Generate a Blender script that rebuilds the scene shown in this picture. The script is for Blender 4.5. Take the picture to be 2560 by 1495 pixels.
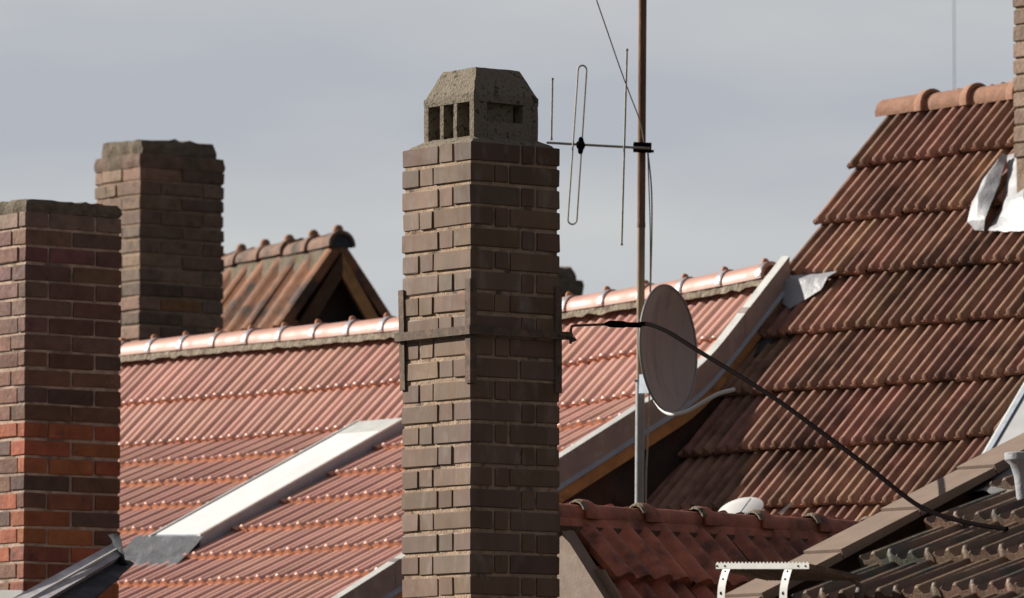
import bpy, math, random
from mathutils import Vector, Matrix, noise
random.seed(7)
R = math.radians
SC = bpy.context.scene
for o in list(bpy.data.objects): bpy.data.objects.remove(o)
COL = SC.collection

# ------------------------------------------------------------------ camera
F = 15500.0; PITCH = math.atan(1352.5/F); CAMZ = 10.0
cam = bpy.data.cameras.new('camera'); co = bpy.data.objects.new('camera', cam); COL.objects.link(co)
cam.sensor_width = 36; cam.lens = 36*F/2560; cam.clip_start = .5; cam.clip_end = 5000
co.location = (0, 0, CAMZ); co.rotation_euler = (R(90)+PITCH, 0, 0)
cam.dof.use_dof = True; cam.dof.focus_distance = 23.6; cam.dof.aperture_fstop = 9.0
SC.camera = co

# ------------------------------------------------------------------ world, sun
ELEV = 25.0
pl = Vector((-1, .42)).normalized()
SUN = Vector((pl.x*math.cos(R(ELEV)), pl.y*math.cos(R(ELEV)), math.sin(R(ELEV))))
W = bpy.data.worlds.new('World'); SC.world = W; W.use_nodes = True
nt = W.node_tree; nt.nodes.clear()
out = nt.nodes.new('ShaderNodeOutputWorld'); bg = nt.nodes.new('ShaderNodeBackground')
sky = nt.nodes.new('ShaderNodeTexSky'); sky.sky_type = 'NISHITA'; sky.sun_disc = False
sky.sun_elevation = R(ELEV); sky.sun_rotation = math.atan2(SUN.x, SUN.y) % (2*math.pi)
bg2 = nt.nodes.new('ShaderNodeBackground'); mixs = nt.nodes.new('ShaderNodeMixShader')
bg.inputs['Strength'].default_value = .05
tc = nt.nodes.new('ShaderNodeTexCoord'); mp = nt.nodes.new('ShaderNodeMapping')
mp.inputs['Scale'].default_value = (9, 9, 34); mp.inputs['Location'].default_value = (3.3, 0, 1.1)
nz = nt.nodes.new('ShaderNodeTexNoise'); nz.inputs['Scale'].default_value = 1.1; nz.inputs['Detail'].default_value = 5
nz.inputs['Roughness'].default_value = .42
rp = nt.nodes.new('ShaderNodeValToRGB')
rp.color_ramp.elements[0].position = .36; rp.color_ramp.elements[0].color = (.262, .278, .306, 1)
rp.color_ramp.elements[1].position = .66; rp.color_ramp.elements[1].color = (.338, .347, .348, 1)
sep = nt.nodes.new('ShaderNodeSeparateXYZ'); mr = nt.nodes.new('ShaderNodeMapRange')
mr.interpolation_type = 'SMOOTHSTEP'
mr.inputs['From Min'].default_value = .16; mr.inputs['From Max'].default_value = .5
mr.inputs['To Min'].default_value = 1; mr.inputs['To Max'].default_value = .12
L = nt.links.new
L(tc.outputs['Generated'], mp.inputs['Vector']); L(mp.outputs[0], nz.inputs['Vector'])
L(nz.outputs['Fac'], rp.inputs['Fac']); L(rp.outputs[0], bg2.inputs['Color'])
L(tc.outputs['Generated'], sep.inputs[0]); L(sep.outputs['Z'], mr.inputs['Value'])
# grey added over the unseen sky to dim ambient light, some clear sky mixed in
dkm = nt.nodes.new('ShaderNodeMix'); dkm.data_type = 'RGBA'; dkm.inputs[0].default_value = .80
dkm.inputs[7].default_value = (2.6, 2.4, 2.5, 1); L(sky.outputs[0], dkm.inputs[6]); L(dkm.outputs[2], bg.inputs['Color']); mr2 = nt.nodes.new('ShaderNodeMapRange'); mr2.interpolation_type = 'SMOOTHSTEP'      # bright clouds limited to the view side, keeping light from behind low
mr2.inputs['From Min'].default_value = .25; mr2.inputs['From Max'].default_value = .9
mr2.inputs['To Min'].default_value = .0; mr2.inputs['To Max'].default_value = 1
mm = nt.nodes.new('ShaderNodeMath'); mm.operation = 'MULTIPLY'
L(sep.outputs['Y'], mr2.inputs['Value']); L(mr.outputs[0], mm.inputs[0]); L(mr2.outputs[0], mm.inputs[1]); L(mm.outputs[0], mixs.inputs['Fac'])
L(bg.outputs[0], mixs.inputs[1]); L(bg2.outputs[0], mixs.inputs[2]); L(mixs.outputs[0], out.inputs[0])
sl = bpy.data.lights.new('sun', 'SUN'); sl.energy = 5.0; sl.angle = R(.53); sl.color = (1, .93, .84)
so = bpy.data.objects.new('sun', sl); COL.objects.link(so); so.location = (-20, 10, 40)
so.rotation_euler = (-SUN).to_track_quat('-Z', 'Y').to_euler()
SC.view_settings.view_transform = 'Standard'; SC.view_settings.look = 'None'
SC.view_settings.exposure = 0.78; SC.view_settings.gamma = 1.0
SC.cycles.max_bounces = 6

# ------------------------------------------------------------------ projection helpers
fw = Vector((0, math.cos(PITCH), math.sin(PITCH))); up = Vector((0, -math.sin(PITCH), math.cos(PITCH)))
CP = Vector((0, 0, CAMZ)); K = 2560/2520
def ray(x, y):                     # x,y in the 2520 px wide view of the photograph
    return fw + Vector((1, 0, 0))*((x*K-1280)/F) + up*((747.5-y*K)/F)
def V(x, y, Z):
    d = ray(x, y); return CP + d*(Z/d.y)
def hit(x, y, p0, n):
    d = ray(x, y); return CP + d*((p0-CP).dot(n)/d.dot(n))
def proj(p):
    q = p-CP; z = q.dot(fw); return ((q.x/z*F+1280)/K, (747.5-q.dot(up)/z*F)/K)
UP = Vector((0, 0, 1))

# ------------------------------------------------------------------ mesh helpers
class MB:
    def __init__(s): s.v = []; s.f = []; s.m = []; s.c = []
    def face(s, idx, m=0, c=(1, 1, 1)): s.f.append(idx); s.m.append(m); s.c.append(c)
    def add(s, pts): n = len(s.v); s.v.extend([tuple(p) for p in pts]); return n
    def quad(s, a, b, c_, d, m=0, c=(1, 1, 1)): n = s.add([a, b, c_, d]); s.face((n, n+1, n+2, n+3), m, c)
    def box8(s, p, m=0, c=(1, 1, 1)):    # p: 4 bottom (ccw) + 4 top
        n = s.add(p)
        for q in ((3, 2, 1, 0), (4, 5, 6, 7), (0, 1, 5, 4), (1, 2, 6, 5), (2, 3, 7, 6), (3, 0, 4, 7)):
            s.face(tuple(n+i for i in q), m, c)
    def obox(s, o, ax, ay, az, m=0, c=(1, 1, 1)):   # origin corner + 3 edge vectors
        s.box8([o, o+ax, o+ax+ay, o+ay, o+az, o+ax+az, o+ax+ay+az, o+ay+az], m, c)
    def bar(s, a, b, w, h, side=None, m=0):
        d = (b-a).normalized(); sd = (side or d.cross(UP)).normalized(); u2 = sd.cross(d).normalized()
        s.obox(a-sd*w/2-u2*h/2, sd*w, u2*h, b-a, m)
    def rings(s, rr, closed=True, cap=True, m=0, c=(1, 1, 1)):
        n0 = len(s.v); k = len(rr[0])
        for r in rr: s.add(r)
        for i in range(len(rr)-1):
            for j in range(k if closed else k-1):
                a = n0+i*k+j; b = n0+i*k+(j+1) % k
                s.face((a, b, b+k, a+k), m, c)
        if cap and closed:
            s.face(tuple(n0+j for j in range(k))[::-1], m, c); s.face(tuple(n0+(len(rr)-1)*k+j for j in range(k)), m, c)
    def tube(s, pts, r, k=10, m=0, c=(1, 1, 1)):
        rr = []; prev = None
        for i, p in enumerate(pts):
            d = (pts[min(i+1, len(pts)-1)]-pts[max(i-1, 0)]).normalized()
            if prev is None: prev = d.orthogonal().normalized()
            e = (prev-d*prev.dot(d)).normalized(); prev = e; g = d.cross(e)
            ri = r[i] if isinstance(r, (list, tuple)) else r
            rr.append([p+e*ri*math.cos(2*math.pi*j/k)+g*ri*math.sin(2*math.pi*j/k) for j in range(k)])
        s.rings(rr, m=m, c=c)
    def build(s, name, mats, parent=None, smooth=True, ang=35, tagd=None):
        me = bpy.data.meshes.new(name); me.from_pydata(s.v, [], s.f)
        if not isinstance(mats, (list, tuple)): mats = [mats]
        for m in mats: me.materials.append(m)
        me.polygons.foreach_set('material_index', s.m)
        at = me.color_attributes.new('Col', 'FLOAT_COLOR', 'CORNER'); buf = []
        for f, c in zip(s.f, s.c): buf.extend((c[0], c[1], c[2], 1.0)*len(f))
        at.data.foreach_set('color', buf)
        me.polygons.foreach_set('use_smooth', [smooth]*len(s.f)); me.update()
        if smooth: me.set_sharp_from_angle(angle=R(ang))
        o = bpy.data.objects.new(name, me); COL.objects.link(o)
        if parent: o.parent = parent; o.matrix_parent_inverse = parent.matrix_world.inverted()
        if tagd: tag(o, *tagd)
        return o
def tag(o, label, cat, group=None):
    o['label'] = label; o['category'] = cat
    if group: o['group'] = group
    return o
def thing(name, label, cat, loc, group=None):
    o = bpy.data.objects.new(name, None); COL.objects.link(o); o.location = loc; o.empty_display_size = .2
    bpy.context.view_layer.update()
    o.matrix_world = Matrix.Translation(loc)
    return tag(o, label, cat, group)
def rnd(a): return random.uniform(-a, a)

# ------------------------------------------------------------------ materials
def mat(name, col, rough=.8, spec=.5, metal=0, var=.0, vscale=8, col2=None, c2scale=4, c2lo=.5, c2hi=.65, bump=0, bscale=60,
        attr=False, isl=0, coat=0, bdetail=5, stretch=None, isl_hue=0):
    m = bpy.data.materials.new(name); m.use_nodes = True; n = m.node_tree.nodes; l = m.node_tree.links.new
    b = n['Principled BSDF']; b.inputs['Roughness'].default_value = rough; b.inputs['Metallic'].default_value = metal
    b.inputs['Specular IOR Level'].default_value = spec; b.inputs['Coat Weight'].default_value = coat
    b.inputs['Coat Roughness'].default_value = .25
    tc = n.new('ShaderNodeTexCoord'); vec = tc.outputs['Object']
    if stretch:
        mp = n.new('ShaderNodeMapping'); mp.inputs['Scale'].default_value = stretch; l(vec, mp.inputs[0]); vec = mp.outputs[0]
    rgb = n.new('ShaderNodeRGB'); rgb.outputs[0].default_value = (*col, 1); cur = rgb.outputs[0]
    def mix(kind, fac, a, c):
        x = n.new('ShaderNodeMix'); x.data_type = 'RGBA'; x.blend_type = kind
        if isinstance(fac, float): x.inputs[0].default_value = fac
        else: l(fac, x.inputs[0])
        l(a, x.inputs[6])
        if isinstance(c, tuple): x.inputs[7].default_value = (*c, 1)
        else: l(c, x.inputs[7])
        return x.outputs[2]
    def nse(sc, det=4, ro=.55):
        x = n.new('ShaderNodeTexNoise'); x.inputs['Scale'].default_value = sc; x.inputs['Detail'].default_value = det
        x.inputs['Roughness'].default_value = ro; l(vec, x.inputs['Vector']); return x.outputs['Fac']
    def rmap(v, a, b_, c, d):
        x = n.new('ShaderNodeMapRange'); l(v, x.inputs[0])
        for i, q in enumerate((a, b_, c, d)): x.inputs[i+1].default_value = q
        return x.outputs[0]
    if attr:
        a = n.new('ShaderNodeVertexColor'); a.layer_name = 'Col'; cur = mix('MULTIPLY', 1.0, cur, a.outputs[0])
    if col2: cur = mix('MIX', rmap(nse(c2scale, 6, .6), c2lo, c2hi, 0, 1), cur, col2)
    if isl or var:
        hsv = n.new('ShaderNodeHueSaturation'); l(cur, hsv.inputs['Color']); val = None
        if isl:
            g = n.new('ShaderNodeNewGeometry'); val = rmap(g.outputs['Random Per Island'], 0, 1, 1-isl, 1+isl)
            if isl_hue:
                g2 = n.new('ShaderNodeMath'); g2.operation = 'MULTIPLY'; l(g.outputs['Random Per Island'], g2.inputs[0]); g2.inputs[1].default_value = 7.31
                g3 = n.new('ShaderNodeMath'); g3.operation = 'FRACT'; l(g2.outputs[0], g3.inputs[0])
                l(rmap(g3.outputs[0], 0, 1, .5-isl_hue, .5+isl_hue), hsv.inputs['Hue'])
        if var:
            v2 = rmap(nse(vscale), .25, .75, 1-var, 1+var)
            if val is None: val = v2
            else:
                mm = n.new('ShaderNodeMath'); mm.operation = 'MULTIPLY'; l(val, mm.inputs[0]); l(v2, mm.inputs[1]); val = mm.outputs[0]
        l(val, hsv.inputs['Value']); cur = hsv.outputs[0]
    l(cur, b.inputs['Base Color'])
    if bump:
        bp = n.new('ShaderNodeBump'); bp.inputs['Strength'].default_value = 1; bp.inputs['Distance'].default_value = bump
        l(nse(bscale, bdetail, .6), bp.inputs['Height']); l(bp.outputs[0], b.inputs['Normal'])
    if var:
        l(rmap(nse(vscale*2.3), .3, .7, max(.05, rough-.1), min(1, rough+.12)), b.inputs['Roughness'])
    return m
M = {}
M['klinker'] = mat('klinker', (.155, .098, .067), .6, .18, var=.2, vscale=9, stretch=(1, 1, .4), attr=True, col2=(.235, .195, .165), c2scale=11, c2lo=.55, c2hi=.78, bump=.0007, bscale=60, isl=.13, isl_hue=.012)
M['brick_old'] = mat('brick_old', (1, 1, 1), .8, .25, var=.28, vscale=14, attr=True, col2=(.05, .04, .035), c2scale=10, c2lo=.6, c2hi=.75, bump=.005, bscale=45, isl=.2, isl_hue=.01)
M['mortar'] = mat('mortar', (.36, .265, .19), .95, .1, var=.3, vscale=20, bump=.006, bscale=90, col2=(.14, .11, .085), c2scale=12, c2lo=.55, c2hi=.65)
M['mortar_pale'] = mat('mortar_pale', (.44, .33, .26), .95, .1, var=.3, vscale=20, bump=.005, bscale=90, col2=(.2, .15, .12), c2scale=7, c2lo=.5, c2hi=.65)
M['mortar_dark'] = mat('mortar_dark', (.27, .2, .145), .95, .1, var=.3, vscale=20, bump=.006, bscale=90)
M['concrete'] = mat('concrete', (.235, .20, .155), .95, .1, var=.4, vscale=40, col2=(.05, .048, .033), c2scale=40, c2lo=.5, c2hi=.66, bump=.010, bscale=110, bdetail=9)
M['moss_conc'] = mat('moss_conc', (.15, .125, .095), .95, .1, var=.35, vscale=22, col2=(.10, .105, .045), c2scale=9, c2lo=.56, c2hi=.7, bump=.012, bscale=60, bdetail=8)
M['crown'] = mat('crown', (.15, .105, .08), .9, .2, var=.35, vscale=14, col2=(.09, .085, .05), c2scale=6, c2lo=.5, c2hi=.7, bump=.006, bscale=50)
M['moss'] = mat('moss', (.16, .17, .06), 1, .05, var=.3, vscale=30, bump=.01, bscale=120)
M['tile_new'] = mat('tile_new', (.50, .265, .21), .46, .55, var=.10, vscale=3, isl=.09, coat=.15, bump=.0006, bscale=60, isl_hue=.006)
M['clay'] = mat('clay', (.42, .18, .095), .8, .2, var=.12, vscale=20, isl=.1)
M['ridge_new'] = mat('ridge_new', (.37, .195, .15), .55, .45, var=.08, vscale=4, isl=.06)
M['tile_old'] = mat('tile_old', (.25, .14, .10), .7, .2, var=.32, vscale=9, isl=.24, isl_hue=.012, col2=(.10, .055, .04), c2scale=3.2, c2lo=.5, c2hi=.68, bump=.002, bscale=60)
M['tile_brown'] = mat('tile_brown', (.135, .085, .058), .55, .4, var=.3, vscale=9, isl=.3, isl_hue=.02, col2=(.06, .06, .045), c2scale=5, c2lo=.5, c2hi=.62, bump=.003, bscale=60)
M['tile_red'] = mat('tile_red', (.36, .115, .065), .6, .4, var=.3, vscale=12, isl=.22, col2=(.12, .045, .03), c2scale=7, c2lo=.48, c2hi=.65, bump=.003, bscale=50)
M['tile_rust'] = mat('tile_rust', (.24, .115, .065), .75, .2, var=.3, vscale=7, isl=.2, col2=(.07, .05, .04), c2scale=3.5, c2lo=.5, c2hi=.62, bump=.003, bscale=40)
M['ridge_old'] = mat('ridge_old', (.27, .145, .095), .8, .2, var=.25, vscale=20, isl=.08, bump=.004, bscale=70)
M['zinc'] = mat('zinc', (.46, .47, .45), .55, .5, metal=.15, var=.12, vscale=10, bump=.001, bscale=30)
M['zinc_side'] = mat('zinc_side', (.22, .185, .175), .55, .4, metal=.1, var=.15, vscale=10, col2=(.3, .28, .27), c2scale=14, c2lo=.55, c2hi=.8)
M['zinc_strip'] = mat('zinc_strip', (.42, .41, .44), .5, .5, metal=.1, var=.25, vscale=8, col2=(.6, .6, .62), c2scale=6, c2lo=.5, c2hi=.75)
M['zinc_blue'] = mat('zinc_blue', (.24, .28, .33), .5, .5, metal=.2, var=.15, vscale=12)
M['lead'] = mat('lead', (.055, .06, .07), .7, .25, metal=.1, var=.4, vscale=9, col2=(.10, .10, .112), c2scale=8, c2lo=.5, c2hi=.72, bump=.006, bscale=25)
M['wood'] = mat('wood', (.40, .21, .085), .7, .3, var=.25, vscale=12, col2=(.2, .11, .05), c2scale=9, c2lo=.55, c2hi=.7)
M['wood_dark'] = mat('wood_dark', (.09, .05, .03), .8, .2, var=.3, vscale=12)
M['dark'] = mat('dark', (.02, .018, .016), .9, .1)
M['wall_dark'] = mat('wall_dark', (.075, .045, .035), .95, .1, var=.5, vscale=6, col2=(.03, .028, .027), c2scale=3, c2lo=.45, c2hi=.6, bump=.01, bscale=20)
M['render'] = mat('render', (.45, .42, .37), .95, .1, var=.15, vscale=4, bump=.003, bscale=60)
M['white_metal'] = mat('white_metal', (.28, .29, .31), .5, .5, var=.12, vscale=10, bump=.006, bscale=18)
M['pane_glare'] = mat('pane_glare', (.68, .69, .69), .4, .4, var=.05, vscale=3)  # white colour imitates bright sky reflected in the skylight glass
M['galv'] = mat('galv', (.23, .23, .235), .5, .5, metal=.3, var=.12, vscale=20)
M['slate'] = mat('slate', (.20, .145, .11), .7, .35, var=.14, vscale=10, bump=.001, bscale=80, stretch=(1, 1, 1))
M['rust'] = mat('rust', (.17, .10, .06), .85, .25, var=.35, vscale=18, col2=(.10, .055, .035), c2scale=12, c2lo=.45, c2hi=.62, bump=.002, bscale=120, stretch=(1, 1, .25))
M['pole_mid'] = mat('pole_mid', (.22, .16, .11), .75, .3, metal=.2, var=.3, vscale=18, stretch=(1, 1, .25))
M['iron'] = mat('iron', (.115, .085, .065), .85, .3, metal=.1, var=.35, vscale=30, col2=(.17, .11, .075), c2scale=20, c2lo=.5, c2hi=.65, bump=.002, bscale=150)
M['alu'] = mat('alu', (.30, .28, .23), .5, .5, metal=.4, var=.2, vscale=30)
M['black'] = mat('black', (.008, .0065, .0065), .95, .0, var=.05, vscale=30)
M['dish'] = mat('dish', (.36, .30, .275), .55, .4, var=.15, vscale=3, col2=(.22, .18, .17), c2scale=14, c2lo=.5, c2hi=.75, stretch=(1, 1, .12))
M['glass_grey'] = mat('glass_grey', (.36, .37, .37), .3, .5, var=.06, vscale=4)
M['step_metal'] = mat('step_metal', (.50, .50, .48), .5, .4, var=.1, vscale=20)
M['dish_white'] = mat('dish_white', (.62, .62, .60), .5, .4, var=.1, vscale=6)
M['ground'] = mat('ground', (.04, .042, .035), .95, .1, var=.4, vscale=.3, col2=(.03, .045, .02), c2scale=.08)

# ------------------------------------------------------------------ ground
g = MB(); S_ = 2500
g.quad(Vector((-S_, -S_, 0)), Vector((S_, -S_, 0)), Vector((S_, S_, 0)), Vector((-S_, S_, 0)))
go = g.build('ground', M['ground'], smooth=False); go['kind'] = 'structure'

# ------------------------------------------------------------------ tile roofs
def bump_(x, c, hw, p=.8):
    t = abs(x-c)/hw
    return math.cos(t*math.pi/2)**p if t < 1 else 0.0
def prof_new(u): return .021*bump_(u, .25, .21, .8)+.016*bump_(u, .75, .19, .8)+(.004 if .97 < u else 0)
def prof_old(u): return .033*bump_(u, .22, .155, .42)+.028*bump_(u, .72, .145, .42)+(.005 if u > .965 else 0)
def prof_brown(u): return .036*bump_(u, .12, .13, .7)+.030*bump_(u, .58, .13, .7)+.020*bump_(u, .96, .08, .7)
def prof_wave(u): return .034*bump_(u, .25, .21, .9)+.027*bump_(u, .74, .19, .9)
def prof_s(u): return .06*(.5+.5*math.sin(2*math.pi*u+.4))
def tile_roof(mb, surf, u0, u1, rows, tw, prof, lift=.028, thick=.022, over=.12, jit=.003, ns=18, skip=None, wave=0, front=1, sides=True, nose=.8, nk=1):
    nt_ = int(round((u1-u0)/tw)); rowj = [0]+[random.gauss(0, .004) for _ in rows]
    for k in range(len(rows)-1):
        wa, wb = rows[k], rows[k+1]
        for i in range(nt_):
            ua = u0+i*tw
            um, wm = ua+tw/2, (wa+wb)/2
            if skip and skip(um, wm): continue
            A = surf(um, wa); B = surf(um, wb); tu = (surf(um+.05, wm)-surf(um-.05, wm)).normalized(); tw_ = (B-A)
            n = tu.cross(tw_.normalized()).normalized()
            if n.z < 0: n = -n
            ln = tw_.length; d = tw_/ln
            je = rnd(jit*1.6)+wave*noise.noise(Vector((um*.8, k*3.1, 0))); jl = rnd(jit*.5)+jit*.6; ju = rnd(jit*.4); tl = rnd(jit*.35)
            def pt(uu, f, off):
                base = surf(ua, wa)*(1-uu)+surf(ua+tw, wa)*uu
                bot = surf(ua, wb)*(1-uu)+surf(ua+tw, wb)*uu
                return base+(bot-base)*f+d*je*max(0, f)+tu*ju+n*(off+jl*f+tl*(uu-.5))
            us = [j/(ns-1) for j in range(ns)]; hs = [prof(x) for x in us]; fo = over/ln
            rg = []
            for f, hm in ((-fo, .9), (.45, 1), (.93, 1), (.975, 1.05*nk), (1.0, nose*nk)):
                rg.append([pt(x, f, .004+lift*max(0, f+fo)/(1+fo)+h*hm) for x, h in zip(us, hs)])
            n0 = len(mb.v)
            for r in rg: mb.add(r)
            for a in range(len(rg)-1):
                for j in range(ns-1):
                    q = n0+a*ns+j; mb.face((q, q+1, q+ns+1, q+ns), 0)
            lo = [pt(x, 1.0, .004+lift-thick+h*.12) for x, h in zip(us, hs)]
            bk = [pt(x, .8, .004+lift*.8-thick) for x, h in zip(us, hs)]
            n1 = mb.add(lo); mb.add(bk); last = n0+(len(rg)-1)*ns
            for j in range(ns-1):
                mb.face((last+j, last+j+1, n1+j+1, n1+j), front)
                mb.face((n1+j, n1+j+1, n1+ns+j+1, n1+ns+j), front)
            if sides:
                for j in (0, ns-1):
                    if (i == 0 and j == 0) or (i == nt_-1 and j) or random.random() < .0:
                        bb = [pt(us[j], f, -.02+lift*max(0, f)) for f in (-fo, .45, .93, .975, 1.0)]
                        n2 = mb.add(bb)
                        for a in range(4): mb.face((n0+a*ns+j, n0+(a+1)*ns+j, n2+a+1, n2+a), 0)
def ridge_cap(mb, a, b, r, side, collar=.0, cl=.05, taper=0, k=15, span=100, th=.014, m=0, flat=1.0, rings=None):
    d = b-a; Ln = d.length; dn = d/Ln; upv = side.cross(dn).normalized()
    if upv.z < 0: upv = -upv
    prof = rings or [(0, r), (Ln-cl-.012, r+taper), (Ln-cl, r+taper+collar), (Ln-.004, r+taper+collar), (Ln, r+taper+collar-.006)]
    def arc(t, rr):
        o = []
        for j in range(k):
            an = R(-span+2*span*j/(k-1)); o.append(a+dn*t+side*math.sin(an)*rr+upv*math.cos(an)*rr*flat)
        return o
    outer = [arc(t, rr) for t, rr in prof]; inner = [arc(t, rr-th) for t, rr in prof]
    mb.rings([inner[0]]+outer+[inner[-1]], closed=False, m=m)
    mb.rings(inner, closed=False, m=m)

# ------------------------------------------------------------------ chimneys
def make_chimney(root_parent, cx, cy, Z, theta, ch, wl, wr, cutsA, cutsB, nrows, depth_down, colf, mats, rough=.0015, core_in=.010, flip=0, joint=.011, drop=None):
    """near corner at pixel cx,cy(top of brick); wl/wr face widths; cuts = joint positions as fractions for odd/even courses"""
    C0 = V(cx, cy, Z); dl = Vector((-math.cos(R(theta)), math.sin(R(theta)), 0)); dr = Vector((math.sin(R(theta)), math.cos(R(theta)), 0))
    br = MB(); dep = min(.105, wl*.4)
    for k in range(nrows):
        z1 = C0.z-k*ch; z0 = z1-ch+joint+rnd(rough*.6)
        cl, cr = (cutsA, cutsB)[(k+flip) % 2]
        if drop: cl, cr = drop(k, cl, cr)
        L_ = [0]+[c*wl for c in cl]+[wl]; R_ = [0]+[c*wr for c in cr]+[wr]
        rects = [(0, 0, L_[1]-joint/2, R_[1]-joint/2)]
        for i in range(1, len(L_)-1):
            e = 0 if i == len(L_)-2 else joint/2
            rects.append((L_[i]+joint/2, 0, L_[i+1]-e, dep))
            rects.append((L_[i]+joint/2, wr-dep, L_[i+1]-e, wr))
        for i in range(1, len(R_)-1):
            e = 0 if i == len(R_)-2 else joint/2
            b1 = R_[i+1]-(e if i < len(R_)-2 else 0)
            rects.append((0, R_[i]+joint/2, dep, b1))
            if i < len(R_)-2: rects.append((wl-dep, R_[i]+joint/2, wl, b1))
        rects.append((wl-dep, dep+joint, wl, R_[1]-joint/2+.02)) if R_[1] > dep+.05 else None
        rects.append((dep+joint, wr-dep, max(L_[1], dep+.05)-joint/2, wr)) if L_[1] > dep+.03 else None
        for (a0, b0, a1, b1) in rects:
            j = lambda: rnd(rough)
            ea, eb = rnd(rough), rnd(rough)
            A0, A1 = a0+(ea if a0 == 0 else j()), a1+j(); B0, B1 = b0+(eb if b0 == 0 else j()), b1+j()
            zz0, zz1 = z0+j()*1.3, z1+j()*.5
            P_ = lambda a, b, z: Vector((C0.x+dl.x*a+dr.x*b+rnd(rough*.5), C0.y+dl.y*a+dr.y*b+rnd(rough*.5), z+rnd(rough*.8)))
            # slightly rounded brick: chamfer ring at top and bottom
            e = .0025+rough*.6
            rr = []
            for (q, z) in ((e, zz0), (0, zz0+e), (0, zz1-e), (e, zz1)):
                rr.append([P_(A0+q, B0+q, z), P_(A1-q, B0+q, z), P_(A1-q, B1-q, z), P_(A0+q, B1-q, z)])
            br.rings(rr, c=colf(k, a0, b0))
    ob = br.build('brickwork', mats[0], root_parent, smooth=False)
    co_ = MB(); i = core_in
    o = C0+dl*i+dr*i-UP*(nrows*ch+depth_down)
    co_.obox(o, dl*(wl-2*i), dr*(wr-2*i), UP*(nrows*ch+depth_down-.004))
    co_.build('mortar', mats[1], root_parent, smooth=False)
    return C0, dl, dr
def rough_slab(mb, C0, dl, dr, a0, a1, b0, b1, z0, z1, inset=0, amp=.006, n=9, nz=3, seed=0, m=0, topamp=None, edge=.006):
    """bumpy block, side walls subdivided"""
    topamp = topamp or amp; rr = []
    for iz in range(nz+1):
        t = iz/nz; s = inset*t; ring = []
        e = edge if iz in (0, nz) else 0
        A0, A1, B0, B1 = a0+s+e, a1-s-e, b0+s+e, b1-s-e
        pts = [(A0+(A1-A0)*i/n, B0) for i in range(n)]+[(A1, B0+(B1-B0)*i/n) for i in range(n)]+[(A1-(A1-A0)*i/n, B1) for i in range(n)]+[(A0, B1-(B1-B0)*i/n) for i in range(n)]
        for (a, b) in pts:
            q = Vector((a*14+seed, b*14, t*3+z0*9)); ring.append(C0+dl*(a+amp*noise.noise(q))+dr*(b+amp*noise.noise(q+Vector((5, 3, 1))))+UP*(z0+(z1-z0)*t+(topamp if iz == nz else amp*.4)*noise.noise(q*1.7+Vector((9, 9, 9)))))
        rr.append(ring)
    mb.rings(rr, m=m)
    top = rr[-1]; c = sum(top, Vector())/len(top); n0 = mb.add(top+[c+UP*topamp*.5])
    for j in range(len(top)): mb.face((n0+j, n0+(j+1) % len(top), n0+len(top)), m)

# ---- central chimney
TH = 52
tC = thing('brick_chimney', 'tall foreground brown clinker chimney with rusty iron strap and concrete hood', 'chimney', V(1158, 1472, 23.6)-UP*9)
WLc, WRc = .432, .434
def colC(k, a, b):
    t = random.uniform(.88, 1.08); q = random.random()
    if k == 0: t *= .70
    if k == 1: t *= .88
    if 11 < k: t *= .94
    return (t*(1.02 if q > .3 else .94), t, t*(.98 if q > .3 else 1.08))
def dropC(k, cl, cr):
    if k in (10,): return cl, [.55]
    return cl, cr
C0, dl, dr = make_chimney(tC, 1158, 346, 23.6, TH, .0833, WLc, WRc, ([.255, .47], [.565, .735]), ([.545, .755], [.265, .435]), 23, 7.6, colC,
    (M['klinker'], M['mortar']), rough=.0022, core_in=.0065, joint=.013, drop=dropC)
fl = MB(); rough_slab(fl, C0, dl, dr, .006, WLc-.006, .006, WRc-.006, -.004, .032, inset=.055, amp=.008, n=12, topamp=.006)
fl.build('mortar_flaunching', M['concrete'], tC)
# hood: floor frame + posts + top block
hd = MB(); a0, b0 = .058, .060; HW = .315
def hb(a, b, wa, wb, z0, z1, amp=.0015, inset=0, n=7, nz=3, seed=0): rough_slab(hd, C0, dl, dr, a0+a, a0+a+wa, b0+b, b0+b+wb, z0, z1, inset=inset, amp=amp, n=n, nz=nz, seed=seed, edge=.0008)
zb, zt = .022, .166
t_ = .030
for i, a in enumerate((0, .107, .192, HW-.026)):       # slotted faces: four posts
    wpost = .027 if i in (0, 3) else .022
    hb(a, 0, wpost, t_ if i in (0, 3) else .09, zb, zt, seed=i)
    hb(a, HW-t_, wpost, t_, zb, zt, seed=i+10)
for a in (0, HW-t_):                               # side walls with a wide opening
    hb(a+.001, t_-.003, t_-.003, .040, zb, zt, seed=21)
    hb(a+.001, HW-t_-.045, t_-.003, .048, zb, zt, seed=22)
    hb(a+.001, .052, t_-.004, HW-.10, zb, zb+.070, seed=23, n=10)
hb(t_+.004, .095, HW-2*t_-.008, HW-.190, zb+.03, zt, seed=31)          # inner flue walls
hb(.001, .001, HW-.002, HW-.002, zb-.02, zb+.008, seed=4, n=10)
hb(-.001, -.001, HW+.002, HW+.002, zt-.002, zt+.030, amp=.0015, seed=5, n=14)
hb(.0005, .0005, HW-.001, HW-.001, zt+.026, zt+.138, inset=.052, amp=.0035, n=30, nz=12, seed=6)
hd.build('concrete_hood', M['concrete'], tC)
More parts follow.
